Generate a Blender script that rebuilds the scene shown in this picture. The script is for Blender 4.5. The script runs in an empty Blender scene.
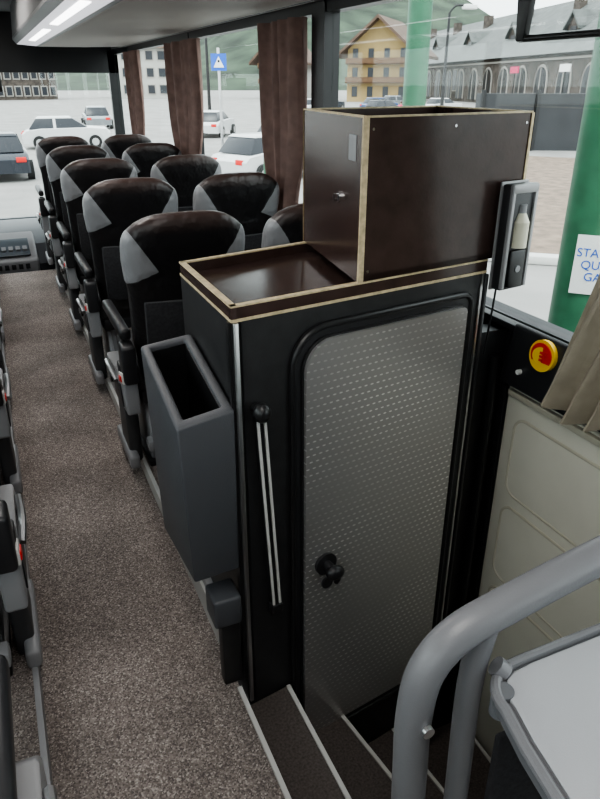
import bpy, bmesh, math, random
from mathutils import Vector, Matrix
random.seed(3)
S=1.6
# ---------------------------------------------------------------- materials
def new_mat(name):
    m=bpy.data.materials.new(name); m.use_nodes=True
    nt=m.node_tree; b=nt.nodes['Principled BSDF']
    return m,nt,b
def mat(name,col,rough=.5,metal=0,var=0,vscale=8,bump=0,bscale=200,emit=None,es=0,spec=.5):
    m,nt,b=new_mat(name)
    b.inputs['Base Color'].default_value=(*col,1); b.inputs['Roughness'].default_value=rough
    b.inputs['Metallic'].default_value=metal
    b.inputs['Specular IOR Level'].default_value=spec
    tc=nt.nodes.new('ShaderNodeTexCoord')
    if var>0:
        n=nt.nodes.new('ShaderNodeTexNoise'); n.inputs['Scale'].default_value=vscale; n.inputs['Detail'].default_value=5
        nt.links.new(tc.outputs['Object'],n.inputs['Vector'])
        r=nt.nodes.new('ShaderNodeMapRange'); r.inputs['To Min'].default_value=1-var; r.inputs['To Max'].default_value=1+var
        r.inputs['From Min'].default_value=.3; r.inputs['From Max'].default_value=.7
        nt.links.new(n.outputs['Fac'],r.inputs['Value'])
        mx=nt.nodes.new('ShaderNodeVectorMath'); mx.operation='SCALE'; mx.inputs[0].default_value=col
        nt.links.new(r.outputs[0],mx.inputs['Scale']); nt.links.new(mx.outputs[0],b.inputs['Base Color'])
    if bump>0:
        n2=nt.nodes.new('ShaderNodeTexNoise'); n2.inputs['Scale'].default_value=bscale; n2.inputs['Detail'].default_value=3
        nt.links.new(tc.outputs['Object'],n2.inputs['Vector'])
        bp=nt.nodes.new('ShaderNodeBump'); bp.inputs['Strength'].default_value=bump; bp.inputs['Distance'].default_value=.002
        nt.links.new(n2.outputs['Fac'],bp.inputs['Height']); nt.links.new(bp.outputs[0],b.inputs['Normal'])
    if emit:
        b.inputs['Emission Color'].default_value=(*emit,1); b.inputs['Emission Strength'].default_value=es
    return m
def mnode(nt,op,a,b=None,c=None):
    n=nt.nodes.new('ShaderNodeMath'); n.operation=op
    for i,v in enumerate((a,b,c)):
        if v is None: continue
        if isinstance(v,(int,float)): n.inputs[i].default_value=v
        else: nt.links.new(v,n.inputs[i])
    return n.outputs[0]
def carpet():
    m,nt,b=new_mat('carpet_speckled')
    tc=nt.nodes.new('ShaderNodeTexCoord')
    v=nt.nodes.new('ShaderNodeTexVoronoi'); v.inputs['Scale'].default_value=235; v.inputs['Randomness'].default_value=.6
    nt.links.new(tc.outputs['Object'],v.inputs['Vector'])
    sx=nt.nodes.new('ShaderNodeSeparateColor'); nt.links.new(v.outputs['Color'],sx.inputs[0])
    cr=nt.nodes.new('ShaderNodeValToRGB'); e=cr.color_ramp.elements
    e[0].position=0; e[0].color=(.115,.098,.092,1); e[1].position=1; e[1].color=(.52,.465,.425,1)
    a=cr.color_ramp.elements.new(.45); a.color=(.225,.19,.176,1)
    a=cr.color_ramp.elements.new(.85); a.color=(.32,.28,.257,1)
    nt.links.new(sx.outputs[0],cr.inputs[0])
    n=nt.nodes.new('ShaderNodeTexNoise'); n.inputs['Scale'].default_value=2.2; nt.links.new(tc.outputs['Object'],n.inputs['Vector'])
    r=nt.nodes.new('ShaderNodeMapRange'); r.inputs['From Min'].default_value=.35; r.inputs['From Max'].default_value=.65
    r.inputs['To Min'].default_value=.72; r.inputs['To Max'].default_value=1.12
    nt.links.new(n.outputs['Fac'],r.inputs['Value'])
    mx=nt.nodes.new('ShaderNodeVectorMath'); mx.operation='SCALE'
    nt.links.new(cr.outputs[0],mx.inputs[0]); nt.links.new(r.outputs[0],mx.inputs['Scale'])
    nt.links.new(mx.outputs[0],b.inputs['Base Color']); b.inputs['Roughness'].default_value=.95
    b.inputs['Specular IOR Level'].default_value=.15
    bp=nt.nodes.new('ShaderNodeBump'); bp.inputs['Strength'].default_value=.35; bp.inputs['Distance'].default_value=.002
    nt.links.new(v.outputs['Distance'],bp.inputs['Height']); nt.links.new(bp.outputs[0],b.inputs['Normal'])
    return m
def perforated():
    m,nt,b=new_mat('perforated_metal')
    tc=nt.nodes.new('ShaderNodeTexCoord'); sp=nt.nodes.new('ShaderNodeSeparateXYZ'); nt.links.new(tc.outputs['Object'],sp.inputs[0])
    N=50.0
    u=mnode(nt,'MULTIPLY',sp.outputs['X'],N); w=mnode(nt,'MULTIPLY',sp.outputs['Z'],N)
    row=mnode(nt,'FLOOR',w); odd=mnode(nt,'ABSOLUTE',mnode(nt,'MODULO',row,2.0))
    u2=mnode(nt,'ADD',u,mnode(nt,'MULTIPLY',odd,.5))
    fu=mnode(nt,'SUBTRACT',mnode(nt,'FRACT',u2),.5); fw=mnode(nt,'SUBTRACT',mnode(nt,'FRACT',w),.5)
    d=mnode(nt,'SQRT',mnode(nt,'ADD',mnode(nt,'MULTIPLY',mnode(nt,'MULTIPLY',fu,fu),.55),mnode(nt,'MULTIPLY',mnode(nt,'MULTIPLY',fw,fw),3.0)))
    hole=mnode(nt,'LESS_THAN',d,.2)
    nz=nt.nodes.new('ShaderNodeTexNoise'); nz.inputs['Scale'].default_value=3.0; nt.links.new(tc.outputs['Object'],nz.inputs['Vector'])
    mr=nt.nodes.new('ShaderNodeMapRange'); mr.inputs['From Min'].default_value=.38; mr.inputs['From Max'].default_value=.62; mr.inputs['To Min'].default_value=.2
    nt.links.new(nz.outputs['Fac'],mr.inputs['Value'])
    fac=mnode(nt,'MULTIPLY',hole,mr.outputs[0])
    cr=nt.nodes.new('ShaderNodeMix'); cr.data_type='RGBA'
    cr.inputs[6].default_value=(.43,.42,.415,1); cr.inputs[7].default_value=(.92,.91,.89,1)
    nt.links.new(fac,cr.inputs[0]); nt.links.new(cr.outputs[2],b.inputs['Base Color'])
    b.inputs['Metallic'].default_value=.7; b.inputs['Roughness'].default_value=.30
    bp=nt.nodes.new('ShaderNodeBump'); bp.inputs['Strength'].default_value=.3; bp.inputs['Distance'].default_value=.001
    ss=nt.nodes.new('ShaderNodeMapRange'); ss.inputs['From Min'].default_value=.1; ss.inputs['From Max'].default_value=.3
    nt.links.new(d,ss.inputs['Value']); nt.links.new(ss.outputs[0],bp.inputs['Height']); nt.links.new(bp.outputs[0],b.inputs['Normal'])
    return m
def seatmat():
    m,nt,b=new_mat('seat_leather_two_tone')
    tc=nt.nodes.new('ShaderNodeTexCoord'); sp=nt.nodes.new('ShaderNodeSeparateXYZ'); nt.links.new(tc.outputs['Object'],sp.inputs[0])
    q=mnode(nt,'DIVIDE',mnode(nt,'ABSOLUTE',sp.outputs['X']),.137*S); z=mnode(nt,'DIVIDE',sp.outputs['Z'],S)
    h=mnode(nt,'SUBTRACT',.710,z)
    c1=mnode(nt,'GREATER_THAN',q,mnode(nt,'SUBTRACT',.93,mnode(nt,'MULTIPLY',h,4.6)))
    c2=mnode(nt,'GREATER_THAN',z,mnode(nt,'ADD',.588,mnode(nt,'MULTIPLY',mnode(nt,'SUBTRACT',1.0,q),.06)))
    c3=mnode(nt,'LESS_THAN',z,.710)
    mk=mnode(nt,'MULTIPLY',mnode(nt,'MULTIPLY',c1,c2),c3)
    top=nt.nodes.new('ShaderNodeMapRange'); top.inputs['From Min'].default_value=.70; top.inputs['From Max'].default_value=.738  # brown reflection on the headrest top, painted into the leather colour
    nt.links.new(z,top.inputs['Value'])
    mt=nt.nodes.new('ShaderNodeMix'); mt.data_type='RGBA'; mt.inputs[6].default_value=(.012,.011,.012,1); mt.inputs[7].default_value=(.055,.033,.028,1)
    nt.links.new(top.outputs[0],mt.inputs[0])
    mx=nt.nodes.new('ShaderNodeMix'); mx.data_type='RGBA'; mx.inputs[7].default_value=(.25,.25,.26,1)
    nt.links.new(mk,mx.inputs[0]); nt.links.new(mt.outputs[2],mx.inputs[6]); nt.links.new(mx.outputs[2],b.inputs['Base Color'])
    b.inputs['Roughness'].default_value=.36
    n2=nt.nodes.new('ShaderNodeTexNoise'); n2.inputs['Scale'].default_value=180; nt.links.new(tc.outputs['Object'],n2.inputs['Vector'])
    n3=nt.nodes.new('ShaderNodeTexNoise'); n3.inputs['Scale'].default_value=16; nt.links.new(tc.outputs['Object'],n3.inputs['Vector'])
    bp=nt.nodes.new('ShaderNodeBump'); bp.inputs['Strength'].default_value=.25; bp.inputs['Distance'].default_value=.002
    nt.links.new(n2.outputs['Fac'],bp.inputs['Height'])
    bp2=nt.nodes.new('ShaderNodeBump'); bp2.inputs['Strength'].default_value=.7; bp2.inputs['Distance'].default_value=.015
    nt.links.new(n3.outputs['Fac'],bp2.inputs['Height']); nt.links.new(bp.outputs[0],bp2.inputs['Normal'])
    nt.links.new(bp2.outputs[0],b.inputs['Normal'])
    return m
def glassmat():
    m=bpy.data.materials.new('window_glass'); m.use_nodes=True; nt=m.node_tree; nt.nodes.clear()
    o=nt.nodes.new('ShaderNodeOutputMaterial'); t=nt.nodes.new('ShaderNodeBsdfTransparent'); g=nt.nodes.new('ShaderNodeBsdfGlossy')
    t.inputs[0].default_value=(.92,.96,.94,1); g.inputs['Roughness'].default_value=.02
    x=nt.nodes.new('ShaderNodeMixShader'); x.inputs[0].default_value=.03
    nt.links.new(t.outputs[0],x.inputs[1]); nt.links.new(g.outputs[0],x.inputs[2]); nt.links.new(x.outputs[0],o.inputs[0]); return m

M=dict(
 carpet=carpet(), perf=perforated(), seat=seatmat(), glass=glassmat(),
 black=mat('black_laminate',(.020,.020,.021),.45,var=.2,vscale=30,bump=.25,bscale=300),
 rubber=mat('black_rubber',(.012,.012,.013),.35),
 blackpl=mat('black_plastic',(.02,.02,.022),.38),
 brown=mat('brown_film_plywood',(.048,.029,.025),.2,var=.2,vscale=20,bump=.15,bscale=90),
 ply=mat('plywood_edge',(.56,.46,.29),.6,var=.25,vscale=60),
 bin=mat('grey_plastic_bin',(.066,.069,.077),.42,bump=.4,bscale=400),
 silver=mat('aluminium',(.6,.6,.6),.32,1),
 satin=mat('satin_grey_metal',(.33,.33,.335),.5,.4),
 chrome=mat('chrome',(.75,.75,.76),.12,1),
 trim=mat('light_trim',(.55,.54,.52),.5),
 rail=mat('grey_painted_rail',(.165,.166,.176),.36,bump=.15,bscale=300),
 rail2=mat('grey_rail_light',(.25,.255,.265),.4),
 tray=mat('tray_light_grey',(.38,.39,.41),.4,bump=.2,bscale=400),
 trayrim=mat('tray_rim_grey',(.13,.135,.145),.4),
 beige=mat('beige_panel',(.66,.64,.55),.5,var=.04,vscale=5),
 beiget=mat('beige_moulding',(.50,.47,.38),.5),
 hous=mat('grey_housing',(.25,.25,.26),.4),
 darkseat=mat('dark_grey_plastic',(.05,.05,.053),.45),
 red=mat('red_plastic',(.65,.02,.015),.4),
 yellow=mat('yellow_label',(.8,.5,.02),.5),
 white=mat('white_label',(.8,.8,.78),.5),
 blue=mat('blue_sign',(.02,.12,.55),.4),
 curtain=mat('curtain_brown',(.22,.14,.12),.9,var=.2,vscale=15,bump=.3,bscale=300),
 curtb=mat('curtain_khaki',(.34,.30,.23),.9,var=.12,vscale=15,bump=.3,bscale=300),
 wallg=mat('wall_grey_lining',(.1,.1,.105),.8,bump=.3),
 ceil=mat('ceiling_grey',(.17,.17,.175),.8,bump=.2),
 rack=mat('rack_beige_grey',(.48,.44,.41),.6,bump=.15),
 lamp=mat('lamp_diffuser',(.62,.61,.66),.25,emit=(.93,.91,1),es=.45),
 lampon=mat('lamp_tube_lit',(.9,.9,.9),.3,emit=(1,1,1),es=4),
 tread=mat('stair_tread',(.085,.070,.064),.8,var=.4,vscale=140,bump=.3,bscale=150),
 cush=mat('seat_fabric_dark',(.03,.029,.032),.85,var=.3,vscale=90,bump=.4,bscale=250),
 dash=mat('dashboard_grey',(.06,.065,.075),.5),
 scr=mat('dash_screen',(.07,.085,.10),.3),
 asphalt=mat('asphalt_light',(.27,.26,.25),.9,var=.15,vscale=.6),
 gravel=mat('gravel_brown',(.20,.15,.115),.95,var=.3,vscale=3),
 stone=mat('stone_wall',(.085,.07,.06),.9,var=.5,vscale=1.5),
 slate=mat('slate_roof',(.10,.108,.104),.7,var=.3,vscale=1.0),
 ochre=mat('ochre_render',(.36,.26,.12),.9,var=.08,vscale=1),
 wood=mat('balcony_wood',(.12,.065,.032),.8,var=.2,vscale=2),
 rwhite=mat('white_render',(.45,.44,.41),.9),
 rbrown=mat('brown_roof',(.11,.07,.05),.8,var=.2,vscale=1),
 wdark=mat('window_dark',(.02,.023,.03),.3),
 wframe=mat('window_frame_pale',(.36,.34,.31),.6),
 hill=mat('forest_hill',(.035,.055,.034),1,var=.7,vscale=.06),
 green=mat('green_paint',(.035,.14,.075),.4,var=.15,vscale=10),
 dwall=mat('dark_outdoor_panel',(.03,.032,.036),.5,var=.2,vscale=1),
 carw=mat('car_paint_white',(.6,.6,.6),.2), card=mat('car_paint_dark',(.03,.035,.045),.2), cars=mat('car_paint_silver',(.3,.32,.34),.2,.5),
 carr=mat('car_paint_blue',(.04,.08,.2),.2),
 tyre=mat('tyre',(.015,.015,.015),.8), skin=mat('skin',(.5,.3,.22),.6), pink=mat('pink_jacket',(.6,.05,.14),.7), jeans=mat('jeans',(.04,.05,.1),.8),
 hair=mat('hair_brown',(.06,.03,.02),.7), clear=mat('bottle_clear',(.62,.60,.48),.1), magenta=mat('magenta_sign',(.6,.02,.12),.5),
)
# ---------------------------------------------------------------- mesh builder (units of H, camera-height; z relative floor = z+1)
class B:
    def __init__(s,name): s.name=name; s.bm=bmesh.new(); s.mats=[]
    def mi(s,k):
        m=M[k]
        if m not in s.mats: s.mats.append(m)
        return s.mats.index(m)
    def merge(s,t,k,bevel=0,seg=2):
        i=s.mi(k)
        if bevel>0:
            bmesh.ops.bevel(t,geom=list(t.edges),offset=bevel,segments=seg,affect='EDGES',profile=.5)
        bmesh.ops.recalc_face_normals(t,faces=t.faces)
        for f in t.faces: f.material_index=i; f.smooth=True
        for e in t.edges:
            if len(e.link_faces)!=2 or e.calc_face_angle(0)>.6: e.smooth=False
        me=bpy.data.meshes.new('tmp'); t.to_mesh(me); t.free(); s.bm.from_mesh(me); bpy.data.meshes.remove(me)
        return s
    def prism(s,pts,vec,k,bevel=0,seg=2):
        t=bmesh.new(); a=[t.verts.new(p) for p in pts]; v=Vector(vec); c=[t.verts.new(Vector(p)+v) for p in pts]
        n=len(pts); t.faces.new(a); t.faces.new(c[::-1])
        for i in range(n): t.faces.new((a[i],a[(i+1)%n],c[(i+1)%n],c[i]))
        return s.merge(t,k,bevel,seg)
    def box(s,x0,x1,y0,y1,z0,z1,k,bevel=0,seg=2):
        return s.prism([(x0,y0,z0),(x1,y0,z0),(x1,y1,z0),(x0,y1,z0)],(0,0,z1-z0),k,bevel,seg)
    def hexa(s,lo,hi,k,bevel=0,seg=2):
        t=bmesh.new(); a=[t.verts.new(p) for p in lo]; c=[t.verts.new(p) for p in hi]; n=len(lo)
        t.faces.new(a); t.faces.new(c[::-1])
        for i in range(n): t.faces.new((a[i],a[(i+1)%n],c[(i+1)%n],c[i]))
        return s.merge(t,k,bevel,seg)
    def loft(s,rings,k,cap=True,closed=True):
        t=bmesh.new(); R=[[t.verts.new(p) for p in r] for r in rings]; n=len(R[0])
        for a,b in zip(R,R[1:]):
            for i in range(n if closed else n-1):
                t.faces.new((a[i],a[(i+1)%n],b[(i+1)%n],b[i]))
        if cap and closed: t.faces.new(R[0]); t.faces.new(R[-1][::-1])
        return s.merge(t,k)
    def tube(s,pts,r,k,seg=14,smooth=6):
        P=[Vector(p) for p in pts]
        if smooth>1 and len(P)>2:
            Q=[]
            for i in range(len(P)-1):
                p0=P[max(i-1,0)];p1=P[i];p2=P[i+1];p3=P[min(i+2,len(P)-1)]
                for j in range(smooth):
                    u=j/smooth
                    Q.append(.5*((2*p1)+(p2-p0)*u+(2*p0-5*p1+4*p2-p3)*u*u+(3*p1-p0-3*p2+p3)*u**3))
            Q.append(P[-1]); P=Q
        rr=r if isinstance(r,(list,tuple)) else [r]*len(P)
        up=None; rings=[]
        for i,p in enumerate(P):
            d=(P[min(i+1,len(P)-1)]-P[max(i-1,0)]).normalized()
            if up is None: up=d.orthogonal().normalized()
            up=(up-d*up.dot(d)).normalized(); w=d.cross(up)
            rings.append([p+(up*math.cos(2*math.pi*j/seg)+w*math.sin(2*math.pi*j/seg))*rr[min(i,len(rr)-1)] for j in range(seg)])
        return s.loft(rings,k)
    def cyl(s,p0,p1,r,k,r1=None,seg=24):
        return s.tube([p0,p1],[r,r if r1 is None else r1],k,seg,1)
    def ell(s,c,rad,k,u=20,v=12):
        t=bmesh.new(); bmesh.ops.create_uvsphere(t,u_segments=u,v_segments=v,radius=1)
        for w in t.verts: w.co=Vector((c[0]+w.co.x*rad[0],c[1]+w.co.y*rad[1],c[2]+w.co.z*rad[2]))
        return s.merge(t,k)
    def mesh(s,local=False):
        for v in s.bm.verts:
            v.co=Vector((v.co.x*S,v.co.y*S,(v.co.z+(0 if local else 1))*S))
        off=Vector((0,0,0))
        if not local:
            xs=[v.co.x for v in s.bm.verts];ys=[v.co.y for v in s.bm.verts];zs=[v.co.z for v in s.bm.verts]
            off=Vector(((min(xs)+max(xs))/2,(min(ys)+max(ys))/2,min(zs)))
            for v in s.bm.verts: v.co-=off
        me=bpy.data.meshes.new(s.name); s.bm.to_mesh(me); s.bm.free()
        for m in s.mats: me.materials.append(m)
        return me,off
    def done(s,parent=None):
        me,off=s.mesh(); o=bpy.data.objects.new(s.name,me); bpy.context.scene.collection.objects.link(o); o.location=off
        if parent:
            o.parent=parent; o.matrix_parent_inverse=Matrix.Translation(-parent.location)
        return o
def inst(name,me,x,y,z=-1,rot=0,sc=1):
    o=bpy.data.objects.new(name,me); bpy.context.scene.collection.objects.link(o)
    o.location=(x*S,y*S,(z+1)*S); o.rotation_euler=(0,0,rot); o.scale=(sc,sc,sc); return o

# ---------------------------------------------------------------- shell
YF=5.4; YR=-1.6; XR=.92; XL=-.76
yb=lambda x:.8073+.158*x
b=B('floor')
b.box(-.085,.252,YR,4.15,-1.06,-1.0,'carpet')
b.box(XL,-.085,YR,4.15,-1.06,-.965,'carpet')
b.box(.252,XR,1.27,4.15,-1.06,-.965,'carpet')
b.box(.252,XR,YR,.345,-1.64,-.965,'carpet')
b.box(XL,XR,4.15,YF,-1.4,-1.32,'dash')
b.box(XL,XR,4.10,4.15,-1.34,-1.06,'dash')
b.box(.25,XR+.03,.3,1.3,-1.68,-1.602,'tread')
b.box(.258,.918,1.262,1.27,-1.6,-.965,'black')
b.done()
b=B('trim_1')
b.box(.246,.256,1.17,4.15,-1.0,-.958,'trim'); b.box(.246,.254,-1.6,.84,-1.0,-.994,'trim')
b.box(-.09,-.08,YR,4.15,-1.0,-.958,'hous'); b.done()
# stairs
b=B('stairwell_steps')
def tread(xa,xb2,xc,xd,z,zb):
    b.hexa([(xa,.35,zb),(xb2,.35,zb),(xd,yb(xd)-.004,zb),(xc,yb(xc)-.004,zb)],[(xa,.35,z),(xb2,.35,z),(xd,yb(xd)-.004,z),(xc,yb(xc)-.004,z)],'tread')
    b.hexa([(xb2-.006,.352,z),(xb2+.002,.352,z),(xd+.002,yb(xd)-.006,z),(xd-.006,yb(xd)-.006,z)],[(xb2-.006,.352,z+.004),(xb2+.002,.352,z+.004),(xd+.002,yb(xd)-.006,z+.004),(xd-.006,yb(xd)-.006,z+.004)],'trim')
tread(.2535,.36,.2535,.355,-1.06,-1.6)
tread(.36,.56,.355,.482,-1.22,-1.6)
tread(.56,.70,.482,.64,-1.38,-1.6)
tread(.70,.885,.64,.885,-1.53,-1.6)
b.done()
# right wall
pill=[(-.3,-.22),(1.90,1.985),(3.32,3.40),(4.74,4.82)]
b=B('wall_right')
b.box(XR,XR+.04,YR,YF,-1.64,-.43,'wallg'); b.box(XR,XR+.04,YR,YF,.20,.45,'ceil')
b.box(XR-.02,XR+.0,.3,YF,-.56,-.43,'blackpl',.006)
b.box(XR-.035,XR+.02,.3,YF,-.445,-.43,'blackpl',.004)
for a,c in pill: b.box(XR-.008,XR+.04,a,c,-.43,.20,'rubber')
b.box(XR-.004,XR+.04,YR,YF,.175,.205,'rubber')
b.done()
b=B('wall_left')
b.box(XL-.04,XL,YR,YF,-1.6,-.43,'wallg'); b.box(XL-.04,XL,YR,YF,.20,.45,'ceil')
for a,c in pill: b.box(XL-.04,XL+.008,a,c,-.43,.20,'rubber')
b.done()
b=B('wall_rear'); b.box(XL-.04,XR+.04,YR-.04,YR,-1.6,.45,'wallg'); b.done()
b=B('ceiling')
b.box(XL-.04,XR+.04,YR-.04,YF+.04,.42,.46,'ceil')
for y in (0.6,1.9,3.3): b.box(.03,.13,y,y+.35,.412,.421,'rack',.003)
b.done()
edges=[YR]+[v for p in pill for v in p]+[YF]
n=1
for side,x in ((1,XR+.018),(-1,XL-.018)):
    for i in range(0,len(edges),2):
        g=B('window_%d'%n); n+=1; g.box(x-.002,x+.002,edges[i],edges[i+1],-.43,.2,'glass'); g.done()
g=B('window_%d'%n); n+=1
g.box(XL,XR,YF+.008,YF+.012,-.9,.06,'glass'); g.done()
b=B('wall_front')
b.box(XL-.04,XR+.04,YF,YF+.04,-1.6,-.9,'dash'); b.box(XL-.04,XR+.04,YF,YF+.04,.06,.46,'blackpl')
b.box(XR-.03,XR+.04,YF,YF+.04,-1.6,.2,'rubber'); b.box(XL-.04,XL+.03,YF,YF+.04,-1.6,.2,'rubber')
b.done()
# luggage racks
def rack(name,sgn,x0):
    r=B(name); X=lambda v: x0+sgn*v
    def seg(p,k,th=.012,y0=-1.55,L=6.4,dz=0):
        (a,za),(c,zc)=p
        r.prism([(X(a),y0,za+dz),(X(c),y0,zc+dz),(X(c),y0,zc+th+dz),(X(a),y0,za+th+dz)],(0,L,0),k)
    seg([(.0,.232),(.02,.208)],'trayrim'); seg([(.02,.208),(.13,.199)],'lamp'); seg([(.13,.199),(.148,.197)],'trayrim')
    seg([(.148,.197),(.42,.198)],'rack'); seg([(.42,.198),(.668,.206)],'rack')
    for y in (-.8,.7,2.2,3.4): seg([(.055,.2045),(.085,.202)],'lampon',.002,y,.9,-.0015)
    r.prism([(X(.62),-1.55,.198),(X(.625),-1.55,.198),(X(.625),-1.55,.2),(X(.62),-1.55,.2)],(0,6.4,0),'trayrim')
    r.prism([(X(0),-1.55,.232),(X(.012),-1.55,.232),(X(.03),-1.55,.41),(X(.018),-1.55,.41)],(0,6.4,0),'ceil')
    return r.done()
rack('luggage_rack',1,.25); rack('luggage_rack',-1,-.09)

# ---------------------------------------------------------------- toilet cabin
nrm=Vector((.156,-.988,0))
def RP(x,z,o=0): return Vector((x,yb(x),z))+nrm*o
cab=B('toilet_cabin')
cab.prism([(.27,.85,-1.59),(.771,yb(.771),-1.59),(.785,1.25,-1.59),(.27,1.13,-1.59)],(0,0,1.285),'black')
foot=[Vector((.27,.85,0)),Vector((.771,yb(.771),0)),Vector((.785,1.25,0)),Vector((.27,1.13,0))]
cab.prism([(p.x,p.y,-.305) for p in foot],(0,0,.006),'brown')
def lip(p,q,z0,z1,th,k='brown',kt='ply',bot=True):
    d=(q-p).normalized(); nn=Vector((-d.y,d.x,0))*th
    f=[p,q,q+nn,p+nn]
    cab.prism([(v.x,v.y,z0) for v in f],(0,0,z1-z0),k)
    o=nn.normalized()*.001
    f2=[p-o,q-o,q+nn+o,p+nn+o]
    cab.prism([(v.x,v.y,z1) for v in f2],(0,0,.0025),kt)
    if bot: cab.prism([(v.x,v.y,z0-.0045) for v in f2],(0,0,.0045),kt)
lip(foot[0],foot[1],-.30,-.283,.008); lip(foot[3],foot[0],-.30,-.283,.008)
lip(foot[2]-Vector((.1,.023,0)),foot[3],-.30,-.283,.008)
def rb(x0,x1,z0,z1,o0,o1,k,bevel=0):
    cab.prism([RP(x0,z0,o0),RP(x1,z0,o0),RP(x1,z0,o1),RP(x0,z0,o1)],(0,0,z1-z0),k,bevel)
rb(.271,.278,-1.05,-.305,0,.006,'silver',.001); rb(.283,.285,-1.05,-.305,0,.003,'rubber')
rb(.757,.762,-1.5,-.305,0,.004,'silver'); rb(.764,.771,-1.5,-.305,0,.008,'rubber',.002)
cab.box(.2655,.271,.852,.862,-1.0,-.305,'rubber')
def outline(x0,x1,z0,z1,rl,rr):
    pts=[]
    for cx,cz,a0,r in ((x1-rr,z1-rr,0,rr),(x0+rl,z1-rl,90,rl),(x0+rl,z0+rl,180,rl),(x1-rr,z0+rr,270,rr)):
        for j in range(9):
            a=math.radians(a0+90*j/8); pts.append((cx+r*math.cos(a),cz+r*math.sin(a)))
    return pts
o1=outline(.366,.735,-1.25,-.335,.062,.02)
cab.prism([RP(x,z,0) for x,z in o1],nrm*.006,'blackpl')
path=[RP(x,z,.005) for x,z in o1]; path.append(path[0]); cab.tube(path,.0055,'rubber',10,1)
o3=outline(.380,.722,-1.225,-.350,.053,.012)
cab.prism([RP(x,z,.006) for x,z in o3],nrm*.004,'rubber')
cab.done()
d=B('door_1')
o2=outline(.384,.718,-1.22,-.354,.05,.01)
d.prism([RP(x,z,.010) for x,z in o2],nrm*.006,'perf')
d.cyl(RP(.4255,-.784,.016),RP(.4255,-.784,.022),.022,'blackpl')
d.cyl(RP(.4255,-.784,.022),RP(.4255,-.784,.045),.009,'blackpl')
d.ell(RP(.4255,-.784,.048),(.018,.012,.014),'rubber')
d.tube([RP(.4255,-.79,.045),RP(.435,-.803,.045),RP(.434,-.815,.04)],.005,'rubber',8,3)
d.cyl(RP(.43,-.83,.016),RP(.43,-.83,.02),.012,'blackpl')
d.done()
h=B('grab_handle')
h.ell(RP(.3025,-.445,.022),(.014,.014,.016),'rubber'); h.cyl(RP(.3025,-.445,0),RP(.3025,-.445,.02),.009,'rubber')
lo=[RP(.297,-.46,.004),RP(.312,-.46,.004),RP(.333,-.835,.004),RP(.318,-.835,.004)]
h.hexa(lo,[p+nrm*.01 for p in lo],'rubber')
for dx in (0,.012):
    lo=[RP(.2965+dx,-.462,.014),RP(.3005+dx,-.462,.014),RP(.3215+dx,-.832,.014),RP(.3175+dx,-.832,.014)]
    h.hexa(lo,[p+nrm*.003 for p in lo],'trim')
h.prism([RP(.314,-.83,.0),RP(.336,-.83,.0),RP(.336,-.83,.02),RP(.314,-.83,.02)],(0,0,-.02),'rubber',.003)
h.done()
# box on top
bx=B('plywood_storage_box')
P=[Vector((.492,.886,0)),Vector((.837,.94,0)),Vector((.86,1.25,0)),Vector((.54,1.2,0))]
zt=-.045; zb=-.280
def wall(p,q,z0=zb,z1=zt,th=.010,k='brown'):
    dd=(q-p).normalized(); nn=Vector((-dd.y,dd.x,0))*th
    f=[p,q,q+nn,p+nn]; bx.prism([(v.x,v.y,z0) for v in f],(0,0,z1-z0),k)
    bx.prism([(v.x,v.y,z1) for v in f],(0,0,.0025),'ply')
wall(P[0],P[1]);wall(P[1],P[2]);wall(P[2],P[3])
wall(P[3]+Vector((-.004,0,0)),P[0]+Vector((-.004,0,0)))
bx.prism([(p.x,p.y,zb) for p in P],(0,0,.01),'brown')
dn=(P[1]-P[0]).normalized(); dl=(P[3]-P[0]).normalized()
c=P[0]+Vector((-.004,0,0))
e=[c-dn*.001-dl*.003,c+dn*.010-dl*.003,c+dn*.010+dl*.001,c-dn*.001+dl*.001]
bx.prism([(v.x,v.y,zb) for v in e],(0,0,zt-zb+.003),'ply')
e=[P[3]-dn*.006-dl*.003,P[3]-dn*.004+dl*.002,P[3]+dn*.006+dl*.002,P[3]+dn*.006]
bx.prism([(v.x,v.y,zb) for v in e],(0,0,zt-zb),'ply')
e=[P[1]-dn*.004-dl*.002,P[1]+dn*.002-dl*.002,P[1]+dn*.002+dl*.004,P[1]-dn*.004+dl*.004]
bx.prism([(v.x,v.y,zb) for v in e],(0,0,zt-zb),'ply')
nl=Vector((-dl.y,dl.x,0)); nl=nl if nl.x<0 else -nl
def LP(f,z,o):
    v=P[0]+(P[3]-P[0])*f+Vector((-.004,0,0))+nl*o; return Vector((v.x,v.y,z))
bx.cyl(LP(.3,-.165,0),LP(.3,-.165,.004),.0085,'chrome'); bx.cyl(LP(.3,-.165,.004),LP(.3,-.165,.005),.004,'rubber')
bx.prism([LP(.29,-.17,.004),LP(.31,-.17,.004),LP(.31,-.17,.012),LP(.29,-.17,.012)],(0,0,.010),'chrome')
bx.prism([LP(.08,-.105,0),LP(.18,-.105,0),LP(.18,-.105,.001),LP(.08,-.105,.001)],(0,0,.036),'rail2')
rn=Vector((dn.y,-dn.x,0))
for fx,z in ((.04,-.06),(.04,-.265),(.5,-.06),(.96,-.06),(.96,-.26)):
    v=P[0]+(P[1]-P[0])*fx; bx.cyl((v.x,v.y,z),(v.x+rn.x*.001,v.y+rn.y*.001,z),.0022,'chrome')
bx.done()
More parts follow.
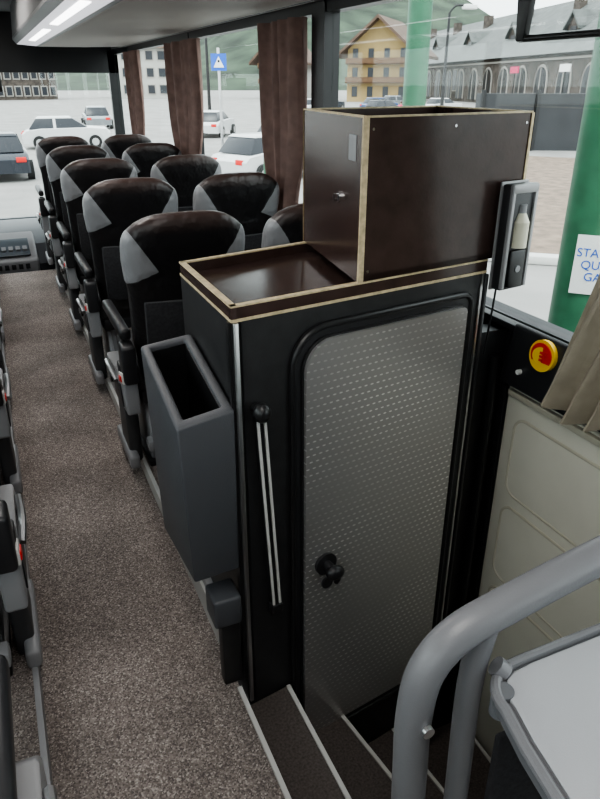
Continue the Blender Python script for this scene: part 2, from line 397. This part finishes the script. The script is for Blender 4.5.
# dispenser
s=B('sanitizer_dispenser')
def DP(x,z,o):
    v=P[0]+dn*((x-P[0].x)/dn.x)+rn*o; return Vector((v.x,v.y,z))
def db(x0,x1,z0,z1,o0,o1,k,bev=0): s.prism([DP(x0,z0,o0),DP(x1,z0,o0),DP(x1,z0,o1),DP(x0,z0,o1)],(0,0,z1-z0),k,bev)
db(.774,.840,-.335,-.150,.005,.009,'satin',.0015)
db(.777,.837,-.333,-.153,.008,.030,'blackpl',.004)
db(.776,.783,-.33,-.155,.026,.034,'satin',.002); db(.831,.838,-.33,-.155,.026,.034,'satin',.002)
db(.776,.838,-.168,-.152,.024,.035,'satin',.004)
db(.789,.826,-.328,-.262,.026,.036,'rubber',.004)
s.cyl(DP(.807,-.258,.029),DP(.807,-.215,.029),.0155,'clear'); s.cyl(DP(.807,-.215,.029),DP(.807,-.2,.029),.0155,'clear',.008); s.cyl(DP(.807,-.2,.029),DP(.807,-.186,.029),.008,'rail2')
s.cyl(DP(.807,-.295,.036),DP(.807,-.295,.038),.006,'rail2')
s.tube([DP(.79,-.335,.01),DP(.787,-.38,.01),DP(.785,-.46,.005)],.002,'rubber',8)
s.done()
# bin (open-topped hopper)
w=B('waste_bin')
xo,xi=.178,.267
top=[Vector(v) for v in ((xo,.845,-.452),(xi,.845,-.437),(xi,1.075,-.392),(xo,1.075,-.402))]
bot=[Vector(v) for v in ((xo+.010,.855,-.745),(xi,.855,-.740),(xi,1.085,-.785),(xo+.010,1.085,-.79))]
def T(f,g,h=0):
    a=top[0].lerp(top[1],f).lerp(top[3].lerp(top[2],f),g); c2=bot[0].lerp(bot[1],f).lerp(bot[3].lerp(bot[2],f),g); return a.lerp(c2,h)
def binmesh():
    t=bmesh.new()
    def ring(f0,f1,g0,g1,h): return [t.verts.new(T(f,g,h)) for f,g in ((f0,g0),(f1,g0),(f1,g1),(f0,g1))]
    R=[ring(0,1,0,1,1.0),ring(0,1,0,1,0),ring(.17,.83,.08,.94,0),ring(.17,.83,.08,.94,.6)]
    t.faces.new(R[0]); t.faces.new(R[-1][::-1])
    for a,b2 in zip(R,R[1:]):
        for i in range(4): t.faces.new((a[i],a[(i+1)%4],b2[(i+1)%4],b2[i]))
    w.merge(t,'bin',.0042,3)
binmesh()
def wl(f0,f1,g0,g1,h1,k,h0): w.hexa([T(f0,g0,h1),T(f1,g0,h1),T(f1,g1,h1),T(f0,g1,h1)],[T(f0,g0,h0),T(f1,g0,h0),T(f1,g1,h0),T(f0,g1,h0)],k)
for f0,f1,g0,g1 in ((.168,.18,.08,.94),(.82,.832,.08,.94),(.17,.83,.078,.09),(.17,.83,.93,.942)): wl(f0,f1,g0,g1,.6,'rubber',.02)
wl(.17,.83,.08,.94,.60,'rubber',.58)
w.box(.214,.264,.843,.90,-.85,-.79,'bin',.006,3); w.box(.228,.262,.855,.88,-.998,-.85,'black',.003)
w.done()
k=B('trim_2'); k.box(.254,.2695,.905,1.17,-1.0,-.925,'hous',.003); k.box(.248,.2535,.86,1.17,-1.0,-.94,'trim'); k.done()
k=B('wall_stairwell'); k.box(.79,.918,1.0,1.04,-1.6,-.45,'black'); k.cyl((.87,.99,-1.5),(.87,.99,-.5),.012,'rubber'); k.done()
# beige side door
d=B('door_2')
d.box(.898,.918,.36,.97,-1.58,-.562,'beige',.006)
d.box(.893,.9,.972,.996,-1.5,-.555,'rubber',.003)
def inset(y0,y1,z0,z1):
    pts=outline(y0,y1,z0,z1,.03,.03)
    p=[(.899,y,z) for y,z in pts]; p.append(p[0]); d.tube(p,.004,'beiget',8,1)
    d.prism([(.899,y,z) for y,z in pts],(-.002,0,0),'beige')
inset(.42,.935,-.80,-.62); inset(.42,.935,-1.02,-.83); inset(.42,.935,-1.3,-1.05)
d.box(.888,.9,.36,.96,-.578,-.565,'beiget',.003)
d.done()
v=B('emergency_valve')
v.hexa([(.90,.77,-.55),(.90,.985,-.55),(.872,.975,-.55),(.872,.79,-.55)],[(.90,.78,-.425),(.90,.975,-.425),(.885,.965,-.425),(.885,.80,-.425)],'blackpl',.008,3)
v.cyl((.88,.868,-.458),(.8705,.8675,-.457),.030,'yellow'); v.cyl((.871,.8675,-.457),(.8692,.8674,-.457),.025,'red'); v.cyl((.8695,.8675,-.457),(.8686,.8672,-.457),.017,'yellow')
for zz,yy in ((-.450,.858),(-.457,.864),(-.464,.870)): v.prism([(.8688,yy-.008,zz-.003),(.8688,yy+.018,zz-.003),(.8688,yy+.018,zz+.002),(.8688,yy-.008,zz+.002)],(-.0012,0,0),'red')
v.cyl((.877,.92,-.51),(.868,.92,-.51),.005,'white'); v.done()

# ---------------------------------------------------------------- rail + tray
r=B('handrail')
r.tube([(.290,.36,-.965),(.286,.36,-.8),(.279,.36,-.62),(.277,.36,-.545),(.285,.36,-.49),(.315,.36,-.457),(.375,.36,-.440),(.48,.36,-.42),(.62,.36,-.40),(.80,.36,-.385),(.915,.36,-.385)],.0175,'rail',20,8)
r.tube([(.350,.36,-.965),(.344,.36,-.7),(.340,.36,-.53),(.350,.36,-.450)],.0125,'rail',16,6)
r.cyl((.290,.36,-.965),(.290,.36,-.955),.032,'rail')
r.box(.37,.912,.338,.346,-.96,-.60,'cush',.002); r.cyl((.28,.345,-.545),(.28,.338,-.545),.006,'silver')
r.done()
t=B('tray_table')
def tout(e=0):
    pts=[(.66+e,.085-e),(.66+e,.345+e),(.39,.345+e)]
    for j in range(1,9):
        a=math.radians(90+90*j/8); pts.append((.376+(.040+e)*math.cos(a),.305+(.040+e)*math.sin(a)))
    pts+=[(.327-e,.27),(.315-e,.2),(.308-e,.13),(.312-e,.085-e)]
    return pts
t.prism([(x,y,-.520) for x,y in tout(.004)],(0,0,.014),'trayrim',.003)
t.prism([(x,y,-.508) for x,y in tout(-.008)],(0,0,.006),'tray',.0015)
p=[(x,y,-.505) for x,y in tout(.001)]; p.append(p[0]); t.tube(p,.0055,'rail',10,1)
t.tube([(.362,.340,-.505),(.355,.346,-.498)],.010,'rail',14,1)
t.cyl((.345,.322,-.53),(.345,.322,-.501),.010,'trayrim')
t.done()

# ---------------------------------------------------------------- seats
def interp(tab,z):
    for (a,b2) in zip(tab,tab[1:]):
        if z<=b2[0]:
            f=(z-a[0])/(b2[0]-a[0]); return [a[i]+(b2[i]-a[i])*f for i in range(1,len(a))]
    return list(tab[-1][1:])
def make_seat(side,arm=1):
    s=B('passenger_seat')
    tab=[(.30,.112,.035),(.36,.12,.042),(.42,.126,.046),(.50,.128,.045),(.56,.131,.042),(.60,.136,.040),(.64,.140,.040),(.675,.140,.039),(.695,.136,.037),(.712,.126,.034),(.724,.112,.03),(.734,.094,.024),(.741,.072,.016),(.744,.045,.008)]
    zs=[.30+.40*i/40 for i in range(40)]+[.70+.044*(1-(1-i/14)**1.8) for i in range(15)]
    rings=[]
    for z in zs:
        hw,th=interp(tab,z); yc=.05+(.739-z)*.30
        ring=[]
        for j in range(72):
            a=2*math.pi*j/72; ca,sa=math.cos(a),math.sin(a)
            x=hw*math.copysign(abs(ca)**.55,ca); y=th*math.copysign(abs(sa)**.75,sa)
            q=abs(x)/.137
            if sa<0 and z>.45: y+= -.006*(1-q*q)*(1 if z<.6 else .4)
            if q>.93-(.710-z)*4.6 and z>.588+(1-q)*.06 and z<.710: y*=1.14; x*=1.015
            if sa>0: y+=.014*q**3
            ring.append((x,yc+y,z))
        rings.append(ring)
    s.loft(rings,'seat')
    s.hexa([(-.10,.108,.36),(.10,.108,.36),(.10,.125,.36),(-.10,.125,.36)],[(-.105,.055,.545),(.105,.055,.545),(.105,.075,.545),(-.105,.075,.545)],'cush',.004)
    s.tube([(-.1,.062,.545),(0,.054,.543),(.1,.062,.545)],.0022,'darkseat',8,4)
    s.box(-.128,.128,.16,.46,.275,.355,'cush',.022,4)
    s.box(-.118,.118,.17,.44,.24,.28,'blackpl',.008)
    s.box(-.10,-.07,.22,.40,.035,.25,'hous',.006); s.box(.07,.10,.22,.40,.035,.25,'hous',.006)
    s.box(-.11,.11,.20,.42,.035,.05,'blackpl',.004)
    s.box(-.12,.12,.13,.17,.12,.15,'hous',.006); s.tube([(-.1,.15,.13),(-.1,.22,.25)],.007,'hous',8,1); s.tube([(.1,.15,.13),(.1,.22,.25)],.007,'hous',8,1)
    sd=side if side else arm
    X=lambda a: a*sd
    x0,x1=sorted((X(.131),X(.158)))
    s.box(x0,x1,.14,.42,.432,.462,'blackpl',.009,3)
    if side:
        x2,x3=sorted((X(.130),X(.165)))
        s.prism([(x2,.12,.24),(x2,.42,.22),(x2,.44,.27),(x2,.40,.315),(x2,.2,.325),(x2,.13,.36)],(x3-x2,0,0),'hous',.007,3)
        s.prism([(X(.1652),.16,.25),(X(.1652),.28,.24),(X(.1652),.28,.295),(X(.1652),.18,.305)],(sd*.003,0,0),'blackpl',.001)
        s.box(x2,x3,.10,.16,.33,.43,'blackpl',.008,3)
        s.prism([(X(.166),.15,.335),(X(.166),.20,.335),(X(.166),.20,.365),(X(.166),.15,.365)],(-sd*.03,0,0),'blackpl',.004)
        s.prism([(X(.169),.115,.33),(X(.169),.165,.318),(X(.169),.172,.345),(X(.169),.12,.358)],(-sd*.03,0,0),'trim',.003)
        s.prism([(X(.1715),.122,.334),(X(.1715),.155,.326),(X(.1715),.159,.341),(X(.1715),.126,.349)],(-sd*.03,0,0),'red',.002)
        s.cyl((X(.15),.33,.275),(X(.172),.33,.275),.022,'blackpl')
        s.cyl((X(.17),.33,.275),(X(.176),.33,.275),.010,'silver')
        s.tube([(X(.17),.22,.30),(X(.175),.27,.315),(X(.172),.36,.305)],.007,'silver',8,4)
        s.box(*sorted((X(.12),X(.155))),.24,.36,.035,.24,'darkseat',.01,3)
        s.box(*sorted((X(.135),X(.162))),.20,.42,.036,.075,'hous',.008,3)
    return s.mesh(local=True)[0]
mA=make_seat(-1); mB=make_seat(0,-1); mC=make_seat(1); mD=make_seat(0,1)
for i in range(5):
    y=1.42+.62*i
    inst('passenger_seat',mA,.3715,y); inst('passenger_seat',mB,.711,y)
for i in range(-2,4):
    y=1.42+.62*i
    inst('passenger_seat',mC,-.232,y); inst('passenger_seat',mD,-.575,y)
for y in (-.75,): inst('passenger_seat',mA,.45,y); inst('passenger_seat',mB,.75,y)

# ---------------------------------------------------------------- curtains
def curtain(y0,y1,x,z0,z1,folds,amp,k='curtain',tie=None,yshift=0):
    c=B('window_curtain'); rings=[]; N=folds*10
    for i in range(25):
        u=i/24; z=z1+(z0-z1)*u
        wd=1.0
        if tie is not None: wd=1-.5*math.exp(-((u-tie)/.22)**2)
        mid=(y0+y1)/2+yshift*u
        fr2=[(x+amp*math.sin(2*math.pi*folds*j/N+.7*math.sin(3*u))*(.7+.5*math.sin(j*.37)),mid+(j/N-.5)*(y1-y0)*wd,z) for j in range(N+1)]
        bk=[(p[0]+.004,p[1],p[2]) for p in reversed(fr2)]
        rings.append(fr2+bk)
    c.loft(rings,k)
    if tie is not None:
        z=z1+(z0-z1)*tie; w2=(y1-y0)*.27; mid=(y0+y1)/2+yshift*tie
        c.box(x-amp*1.3,x+amp*.8,mid-w2,mid+w2,z-.012,z+.012,k,.004)
    return c.done()
curtain(1.99,2.30,.882,-.60,.17,4,.022,tie=.75)
curtain(3.10,3.62,.885,-.60,.17,6,.020,tie=.75)
curtain(4.36,4.76,.885,-.60,.17,5,.020,tie=.75)
c=B('window_curtain'); rings=[]
N=60
for i in range(26):
    u=i/25
    if u<.5: z=.17-.44*(u/.5); ya=.70+.05*(u/.5); amp=.010
    else:
        w3=(u-.5)/.5; z=-.27-.235*w3; ya=.75+.075*w3; amp=.010+.012*w3
    f=[]
    for j in range(N+1):
        g=j/N; f.append((.840+amp*math.sin(2*math.pi*6*g+1.2*u),ya-g*.30,z-.018*u*math.sin(g*7)-(.03*g if u>.9 else 0)))
    rings.append(f+[(p[0]+.006,p[1],p[2]) for p in reversed(f)])
c.loft(rings,'curtb'); c.done()
k=B('blind_bracket'); k.prism([(.90,1.05,.195),(.90,1.10,.195),(.90,1.085,.065),(.90,1.065,.065)],(.015,0,0),'rubber',.004)
k.cyl((.908,1.08,.07),(.908,.8,.07),.006,'rubber'); k.done()

# ---------------------------------------------------------------- front / dash
d=B('dashboard')
rings=[]
for x,s1 in ((-.72,.0),(-.5,.03),(-.1,.05),(.25,.0),(.6,-.05),(.88,-.06)):
    rings.append([(x,4.62-s1,-1.315),(x,4.55-s1,-1.05),(x,4.6-s1,-.93),(x,4.75-s1,-.87),(x,5.0,-.86),(x,5.36,-.9),(x,5.36,-1.315)])
d.loft(rings,'dash')
d.hexa([(-.12,4.42,-1.315),(.17,4.42,-1.315),(.17,4.6,-1.315),(-.12,4.6,-1.315)],[(-.12,4.36,-.98),(.17,4.36,-.98),(.17,4.62,-.85),(-.12,4.62,-.85)],'hous',.015,3)
d.hexa([(-.08,4.385,-.958),(.13,4.385,-.958),(.13,4.53,-.885),(-.08,4.53,-.885)],[(-.08,4.375,-.95),(.13,4.375,-.95),(.13,4.52,-.875),(-.08,4.52,-.875)],'scr',.003)
for i in range(5):
    d.box(-.07+.04*i,-.045+.04*i,4.352,4.362,-1.03,-1.0,'blackpl',.002)
    d.prism([(-.07+.04*i,4.41,-.932),(-.045+.04*i,4.41,-.932),(-.045+.04*i,4.44,-.917),(-.07+.04*i,4.44,-.917)],(0,-.006,.012),'rail2')
d.done()
sw=B('steering_wheel'); cx,cy,cz=-.45,4.25,-.85; pts=[]
for j in range(33):
    a=2*math.pi*j/32; pts.append((cx+.14*math.cos(a),cy+.11*math.sin(a),cz+.07*math.sin(a)))
sw.tube(pts,.011,'rubber',10,1); sw.cyl((cx,cy,cz),(cx,4.50,-1.1),.02,'rubber')
for a in (0,2.1,4.2): sw.tube([(cx,cy,cz),(cx+.14*math.cos(a),cy+.11*math.sin(a),cz+.07*math.sin(a))],.009,'rubber',8,1)
sw.done()
mr=B('rear_view_mirror'); mr.box(.0,.16,5.24,5.27,-.06,.03,'blackpl',.012,3); mr.cyl((.08,5.26,.02),(.08,5.39,.09),.008,'blackpl'); mr.done()

# ---------------------------------------------------------------- outdoors
G=-1.9
g=B('ground'); g.box(-260,320,-120,420,G-.3,G,'asphalt'); g.done()
g=B('gravel_patch'); g.prism([(4.3,7.6,G+.001),(10.5,2.4,G+.001),(20,8,G+.001),(13.0,16.9,G+.001)],(0,0,.02),'gravel'); g.done()
q=B('kerb'); q.prism([(4.05,7.35,G+.001),(10.25,2.15,G+.001),(10.12,2.0,G+.001),(3.92,7.2,G+.001)],(0,0,.1),'trim',.02); q.done()
def pole(name,x,y,r,h):
    q=B(name); q.cyl((x,y,G),(x,y,G+h),r,'green',seg=32); q.cyl((x,y,G),(x,y,G+.25),r*1.25,'green',seg=32); q.cyl((x,y,G+h),(x,y,G+h+.1),r*1.4,'green',seg=32); return q.done()
pole('green_post',1.87,1.72,.10,4.6); pole('green_post',2.78,4.33,.08,4.6); pole('green_post',2.9,7.4,.08,4.6)
fd=Vector((1.87,1.72,0)).normalized(); sd=Vector((fd.y,-fd.x,0))
q=B('paper_sign'); c0=Vector((1.87,1.72,-.56))-fd*.104+sd*.045
q.prism([c0-sd*.09+Vector((0,0,-.10)),c0+sd*.09+Vector((0,0,-.10)),c0+sd*.09+Vector((0,0,.10)),c0-sd*.09+Vector((0,0,.10))],-fd*.003,'white'); po=q.done()
cu=bpy.data.curves.new('lettering','FONT'); cu.body='STATION\nQUAI B\nGARE'; cu.size=.065; cu.align_x='CENTER'; cu.align_y='CENTER'; cu.extrude=.0008
to=bpy.data.objects.new('lettering',cu); bpy.context.scene.collection.objects.link(to); cu.materials.append(M['blue'])
X=sd; Z=-fd; Y=Vector((0,0,1)); R=Matrix((X,Y,Z)).transposed().to_4x4()
pp=(c0-fd*.004); R.translation=Vector((pp.x*S,pp.y*S,(pp.z+1)*S)); to.matrix_world=R
to.parent=po; to.matrix_parent_inverse=Matrix.Translation(-po.location)
def bld(name,p,q,depth,h,roof,kw,kr,nw,rows,over=.6):
    b3=B(name); p=Vector((p[0],p[1],0)); q=Vector((q[0],q[1],0)); L=(q-p).length; d=(q-p)/L; n=Vector((d.y,-d.x,0))
    if n.dot(-p)>0: n=-n
    Z=lambda v,z: Vector((v.x,v.y,z))
    f=[p,q,q+n*depth,p+n*depth]
    b3.prism([Z(v,G) for v in f],(0,0,h),kw)
    t=G+h
    a0=p-d*over-n*over; a1=q+d*over-n*over; b0=p-d*over+n*(depth+over); b1=q+d*over+n*(depth+over); r0=p-d*over+n*depth/2; r1=q+d*over+n*depth/2
    b3.hexa([Z(a0,t-.1),Z(r0,t+roof),Z(b0,t-.1)],[Z(a1,t-.1),Z(r1,t+roof),Z(b1,t-.1)],kr)
    hh=h/rows
    for r in range(rows):
        for i in range(nw):
            c=p+d*(L*(i+.5)/nw); wz=G+hh*r+hh*.28; ww=min(L/nw*.28,.55); wh=hh*.5
            b3.prism([Z(c-d*(ww+.12)-n*.06,wz-.12),Z(c+d*(ww+.12)-n*.06,wz-.12),Z(c+d*(ww+.12)-n*.06,wz+wh+.12),Z(c-d*(ww+.12)-n*.06,wz+wh+.12)],n*.1,'wframe')
            b3.prism([Z(c-d*ww-n*.1,wz),Z(c+d*ww-n*.1,wz),Z(c+d*ww-n*.1,wz+wh),Z(c-d*ww-n*.1,wz+wh)],n*.1,'wdark')
    return b3,p,d,n,Z
b3,p,d_,n_,Z=bld('stone_station_building',(37.5,30.5),(60.5,106),16,4.0,5.0,'stone','slate',1,1,1.0)
# arched openings along the facade
NA=20
for i in range(NA):
    c=p+d_*(79*(i+.5)/NA)
    for rad,k2,o in ((1.15,'wframe',.10),(.95,'wdark',.16)):
        pts=[Z(c-d_*rad-n_*o,G+.3),Z(c+d_*rad-n_*o,G+.3)]
        for j in range(9):
            a_=math.pi*j/8; pts.append(Z(c+d_*rad*math.cos(a_)-n_*o,G+2.1+rad*math.sin(a_)))
        b3.prism(pts,n_*.08,k2)
    b3.prism([Z(c-d_*.05-n_*.2,G+.3),Z(c+d_*.05-n_*.2,G+.3),Z(c+d_*.05-n_*.2,G+3.0),Z(c-d_*.05-n_*.2,G+3.0)],n_*.05,'wframe')
b3.prism([Z(p-n_*.1,G+3.5),Z(p+d_*79-n_*.1,G+3.5),Z(p+d_*79-n_*.1,G+3.65),Z(p-n_*.1,G+3.65)],-n_*.2,'wframe')
for i in range(6):
    c=p+d_*(6+12*i)+n_*2.2
    b3.prism([Z(c-d_*1.0,G+4.3),Z(c+d_*1.0,G+4.3),Z(c+d_*1.0,G+6.0),Z(c,G+6.9),Z(c-d_*1.0,G+6.0)],n_*3.5,'stone')
    b3.prism([Z(c-d_*.5-n_*.05,G+5.0),Z(c+d_*.5-n_*.05,G+5.0),Z(c+d_*.5-n_*.05,G+6.0),Z(c-d_*.5-n_*.05,G+6.0)],n_*.1,'wdark')
    for sg in (-1,1): b3.prism([Z(c+d_*sg*1.3-n_*.3,G+5.75),Z(c-n_*.3,G+6.95),Z(c-n_*.3,G+7.15),Z(c+d_*sg*1.3-n_*.3,G+5.95)],n_*4,'slate')
for i in range(7):
    c=p+d_*(3+11*i)+n_*6; b3.box(c.x-.4,c.x+.4,c.y-.4,c.y+.4,G+7.2,G+9.0,'stone')
for i in range(3):
    c=p+d_*(1.5+9*i)-n_*1.3; b3.prism([Z(c,G+2.6),Z(c+d_*1.6,G+2.6),Z(c+d_*1.6,G+3.1),Z(c,G+3.1)],-n_*.1,'magenta' if i%2==0 else 'white')
    b3.prism([Z(c+d_*.7,G),Z(c+d_*.8,G),Z(c+d_*.8,G+2.6),Z(c+d_*.7,G+2.6)],-n_*.08,'rubber')
b3.done()
def chalet(name,cx,cy,W,D,he,hr,kw):
    b3=B(name); c=Vector((cx,cy,0)); n=c.normalized(); n=(n+Vector((.35,0,0))).normalized(); d=Vector((n.y,-n.x,0))
    Z=lambda v,z: Vector((v.x,v.y,z))
    a=c-d*W/2; e=c+d*W/2
    b3.prism([Z(a,G),Z(e,G),Z(e,G+he),Z(c,G+hr),Z(a,G+he)],n*D,kw)
    for sg,pt in ((-1,a),(1,e)):
        o=pt+d*sg*1.0; sl=(hr-he)/(W/2)
        lo=[Z(o-n*1.2,G+he-sl*1.0),Z(c-n*1.2,G+hr),Z(c-n*1.2,G+hr+.3),Z(o-n*1.2,G+he-sl+.3)]
        b3.prism(lo,n*(D+2.4),'rbrown')
    for z in (he*.36,he*.72):
        b3.prism([Z(a-n*.8,G+z),Z(e-n*.8,G+z),Z(e,G+z),Z(a,G+z)],(0,0,.12),'wood')
        b3.prism([Z(a-n*.8,G+z),Z(e-n*.8,G+z),Z(e-n*.72,G+z),Z(a-n*.72,G+z)],(0,0,.6),'wood')
    for z in (.5,he*.36+.5,he*.72+.5):
        for i in range(4):
            m_=a+d*(W*(i+.5)/4)-n*.05; b3.prism([Z(m_-d*.3,G+z),Z(m_+d*.3,G+z),Z(m_+d*.3,G+z+1),Z(m_-d*.3,G+z+1)],n*.04,'wdark')
    return b3.done()
chalet('ochre_chalet',39.0,68,6.8,9,5.0,7.8,'ochre')
chalet('white_chalet',35,86,5.0,8,4.8,7.2,'rwhite')
bld('white_house',(16,98),(25,96),8,6,2.5,'rwhite','rbrown',6,3)[0].done()
bld('white_house',(-12,84),(-1,86),8,4.2,2.0,'rwhite','rbrown',7,2)[0].done()
bld('stone_house',(2,92),(9,94),8,3.6,1.6,'stone','slate',7,2)[0].done()
q=B('dark_site_fence')
a=Vector((13.9,17.9,G)); c=Vector((30,9,G)); dd=(c-a).normalized()
q.prism([a,c,c+Vector((0,.3,0)),a+Vector((0,.3,0))],(0,0,1.6),'dwall')
for i in range(11): v_=a+dd*(i*1.6); q.box(v_.x-.05,v_.x+.05,v_.y-.1,v_.y,G,G+1.7,'rubber')
q.done()
q=B('forest_hill'); rings=[]
for i in range(14):
    u=i/13; ring=[]
    for j in range(81):
        a=math.radians(-10+115*j/80); R0=190+u*160
        hgt=(u**1.1)*(48+12*math.sin(j*.25)+6*math.sin(j*.7+1)+16*math.sin(j*.09+2))*(1 if a<1.1 else max(.12,1-(a-1.1)*3.2))
        ring.append((math.cos(a)*R0,math.sin(a)*R0,G-.2+hgt+random.uniform(-.8,.8)*u))
    rings.append(ring)
q.loft(rings,'hill',cap=False,closed=False); q.done()
def car(k):
    c=B('car'); prof=[(-1.3,.18),(-1.33,.45),(-1.2,.55),(-.75,.6),(.75,.62),(1.25,.58),(1.33,.4),(1.3,.18)]
    rings=[]
    for x,sc in ((-.56,.96),(-.52,1),(.52,1),(.56,.96)):
        rings.append([(y*sc,x,z if z<.3 else .18+(z-.18)*sc) for y,z in prof])
    c.loft(rings,k)
    lo=[(-1.1,-.5,.58),(.72,-.5,.58),(.72,.5,.58),(-1.1,.5,.58)]; hi=[(-.85,-.4,.9),(.2,-.4,.9),(.2,.4,.9),(-.85,.4,.9)]
    c.hexa(lo,hi,'wdark',.02); c.hexa([(-.88,-.41,.885),(.22,-.41,.885),(.22,.41,.885),(-.88,.41,.885)],[(-.8,-.37,.93),(.12,-.37,.93),(.12,.37,.93),(-.8,.37,.93)],k,.01)
    for sx in (-.5,.5):
        c.hexa([(-.36,sx-.02,.58),(-.28,sx-.02,.58),(-.28,sx+.02,.58),(-.36,sx+.02,.58)],[(-.36,sx*.82-.02,.9),(-.28,sx*.82-.02,.9),(-.28,sx*.82+.02,.9),(-.36,sx*.82+.02,.9)],k)
    for y in (-.82,.85):
        for x in (-.57,.57):
            c.cyl((y,x-.07,.2),(y,x+.07,.2),.2,'tyre'); c.cyl((y,x-.075,.2),(y,x+.075,.2),.11,'silver')
    for x in (-.4,.4): c.box(1.28,1.335,x-.1,x+.1,.4,.5,'white',.01); c.box(-1.335,-1.28,x-.1,x+.1,.4,.5,'red',.01)
    return c.mesh(local=True)[0]
cm={k:car(k) for k in ('carw','card','cars','carr')}
for x,y,k,rt in ((26,45,'carr',.1),(24,49,'card',.5),(29.3,42,'carw',.1),(31,51,'cars',.1),(20.5,44,'carw',.4),(22.6,38.5,'card',.2),(10.5,25,'card',.9),(8.2,27,'carw',1.0),(14,33,'cars',.8),(2.4,24,'carw',-.1),(4.8,34,'cars',1.5),(.2,17,'card',1.57),(-3,28,'carw',1.4),(5.6,14.2,'carw',.4),(9.2,19,'cars',.4),(7.4,17.2,'card',.5)):
    inst('car',cm[k],x,y,G,rt)
q=B('pedestrian_crossing_sign'); x,y=4.75,15.0; q.cyl((x,y,G),(x,y,.65),.03,'silver'); f=Vector((x,y,0)).normalized(); s_=Vector((f.y,-f.x,0)); c=Vector((x,y,.38))-f*.05
def sq(r,k,o): q.prism([c-s_*r-f*o+Vector((0,0,-r)),c+s_*r-f*o+Vector((0,0,-r)),c+s_*r-f*o+Vector((0,0,r)),c-s_*r-f*o+Vector((0,0,r))],-f*.01,k)
sq(.16,'blue',0)
tri=[c-s_*.11-f*.015+Vector((0,0,-.10)),c+s_*.11-f*.015+Vector((0,0,-.10)),c-f*.015+Vector((0,0,.11))]; q.prism(tri,-f*.01,'white')
q.cyl(c-f*.03+Vector((0,0,.02)),c-f*.035+Vector((0,0,.02)),.022,'rubber'); q.done()
def lamp(x,y,h):
    q=B('street_lamp'); q.cyl((x,y,G),(x,y,G+h),.10,'rubber',.06); q.tube([(x,y,G+h),(x+.3,y-.1,G+h+.3),(x+.8,y-.3,G+h+.3)],.05,'rubber',8); q.box(x+.6,x+1.3,y-.5,y-.1,G+h+.15,G+h+.36,'white',.05); return q.done()
lamp(22.0,31.6,5.0); lamp(12,40,6)
def person(x,y):
    root=bpy.data.objects.new('pedestrian',None); bpy.context.scene.collection.objects.link(root); root.location=(x*S,y*S,(G+1)*S)
    def sk(name,V,E,Rr,m):
        me=bpy.data.meshes.new(name); me.from_pydata([tuple(a*1.7 for a in v) for v in V],E,[]); o=bpy.data.objects.new(name,me); bpy.context.scene.collection.objects.link(o)
        mo=o.modifiers.new('s','SKIN')
        for i,r2 in enumerate(Rr): me.skin_vertices[0].data[i].radius=(r2*1.7,r2*1.7)
        me.skin_vertices[0].data[0].use_root=True
        o.modifiers.new('ss','SUBSURF').levels=1; me.materials.append(M[m]); o.parent=root; return o
    for nme,V,E,Rr,m in (('legs',[(0,0,.52),(.06,0,.5),(.08,.06,.28),(.08,.1,.05),(.08,.17,.02),(-.06,0,.5),(-.08,-.03,.28),(-.08,-.14,.05),(-.08,-.08,.02)],[(0,1),(1,2),(2,3),(3,4),(0,5),(5,6),(6,7),(7,8)],[.08,.065,.048,.032,.025,.065,.048,.032,.025],'jeans'),
        ('jacket',[(0,0,.5),(0,0,.65),(0,0,.8),(.11,0,.81),(.15,-.04,.65),(.14,.04,.53),(-.11,0,.81),(-.15,.04,.65),(-.14,.10,.53),(0,0,.86)],[(0,1),(1,2),(2,3),(3,4),(4,5),(2,6),(6,7),(7,8),(2,9)],[.09,.085,.09,.05,.036,.026,.05,.036,.026,.03],'pink')):
        sk(nme,V,E,Rr,m)
    for nme,c3,r3,m in (('head',(0,0,.93),(.045,.055,.065),'skin'),('hair',(0,-.012,.95),(.05,.055,.055),'hair'),('hand_l',(.14,.04,.50),(.018,.022,.035),'skin'),('hand_r',(-.14,.10,.50),(.018,.022,.035),'skin')):
        q=B(nme); q.ell(c3,r3,m); me=q.mesh(local=True)[0]
        for v_ in me.vertices: v_.co*=1.7/1.6
        o=bpy.data.objects.new(nme,me); bpy.context.scene.collection.objects.link(o); o.parent=root
person(18.9,30.6)

# ---------------------------------------------------------------- light
wd=bpy.data.worlds.new('World'); bpy.context.scene.world=wd; wd.use_nodes=True
nt=wd.node_tree; bg=nt.nodes['Background']; bg.inputs[0].default_value=(.92,.95,1,1); bg.inputs[1].default_value=3.0
sun=bpy.data.lights.new('sun','SUN'); sun.energy=1.6; sun.angle=.35; so=bpy.data.objects.new('sun',sun); bpy.context.scene.collection.objects.link(so)
so.rotation_euler=(math.radians(18),math.radians(-22),0)
for i,y in enumerate((.2,2.0,3.8)):  # unseen fill lights added under the ceiling to lift the interior shadows
    l=bpy.data.lights.new('ceiling_fill','AREA'); l.shape='RECTANGLE'; l.size=.25; l.size_y=1.2; l.energy=10; l.color=(1,.96,.90)
    o=bpy.data.objects.new('ceiling_fill',l); bpy.context.scene.collection.objects.link(o); o.location=(.08*S,y*S,1.40*S)
vs=bpy.context.scene.view_settings
vs.exposure=.4
try: vs.look='AgX - Medium High Contrast'
except Exception: pass
# ---------------------------------------------------------------- camera
cam=bpy.data.cameras.new('camera'); co=bpy.data.objects.new('camera',cam); bpy.context.scene.collection.objects.link(co)
co.location=(0,0,S); co.rotation_euler=(math.radians(90-25.5),0,math.radians(-23.8))
cam.sensor_fit='VERTICAL'; cam.sensor_height=24; cam.lens=24*665/799; cam.clip_start=.02; cam.clip_end=2000
bpy.context.scene.camera=co
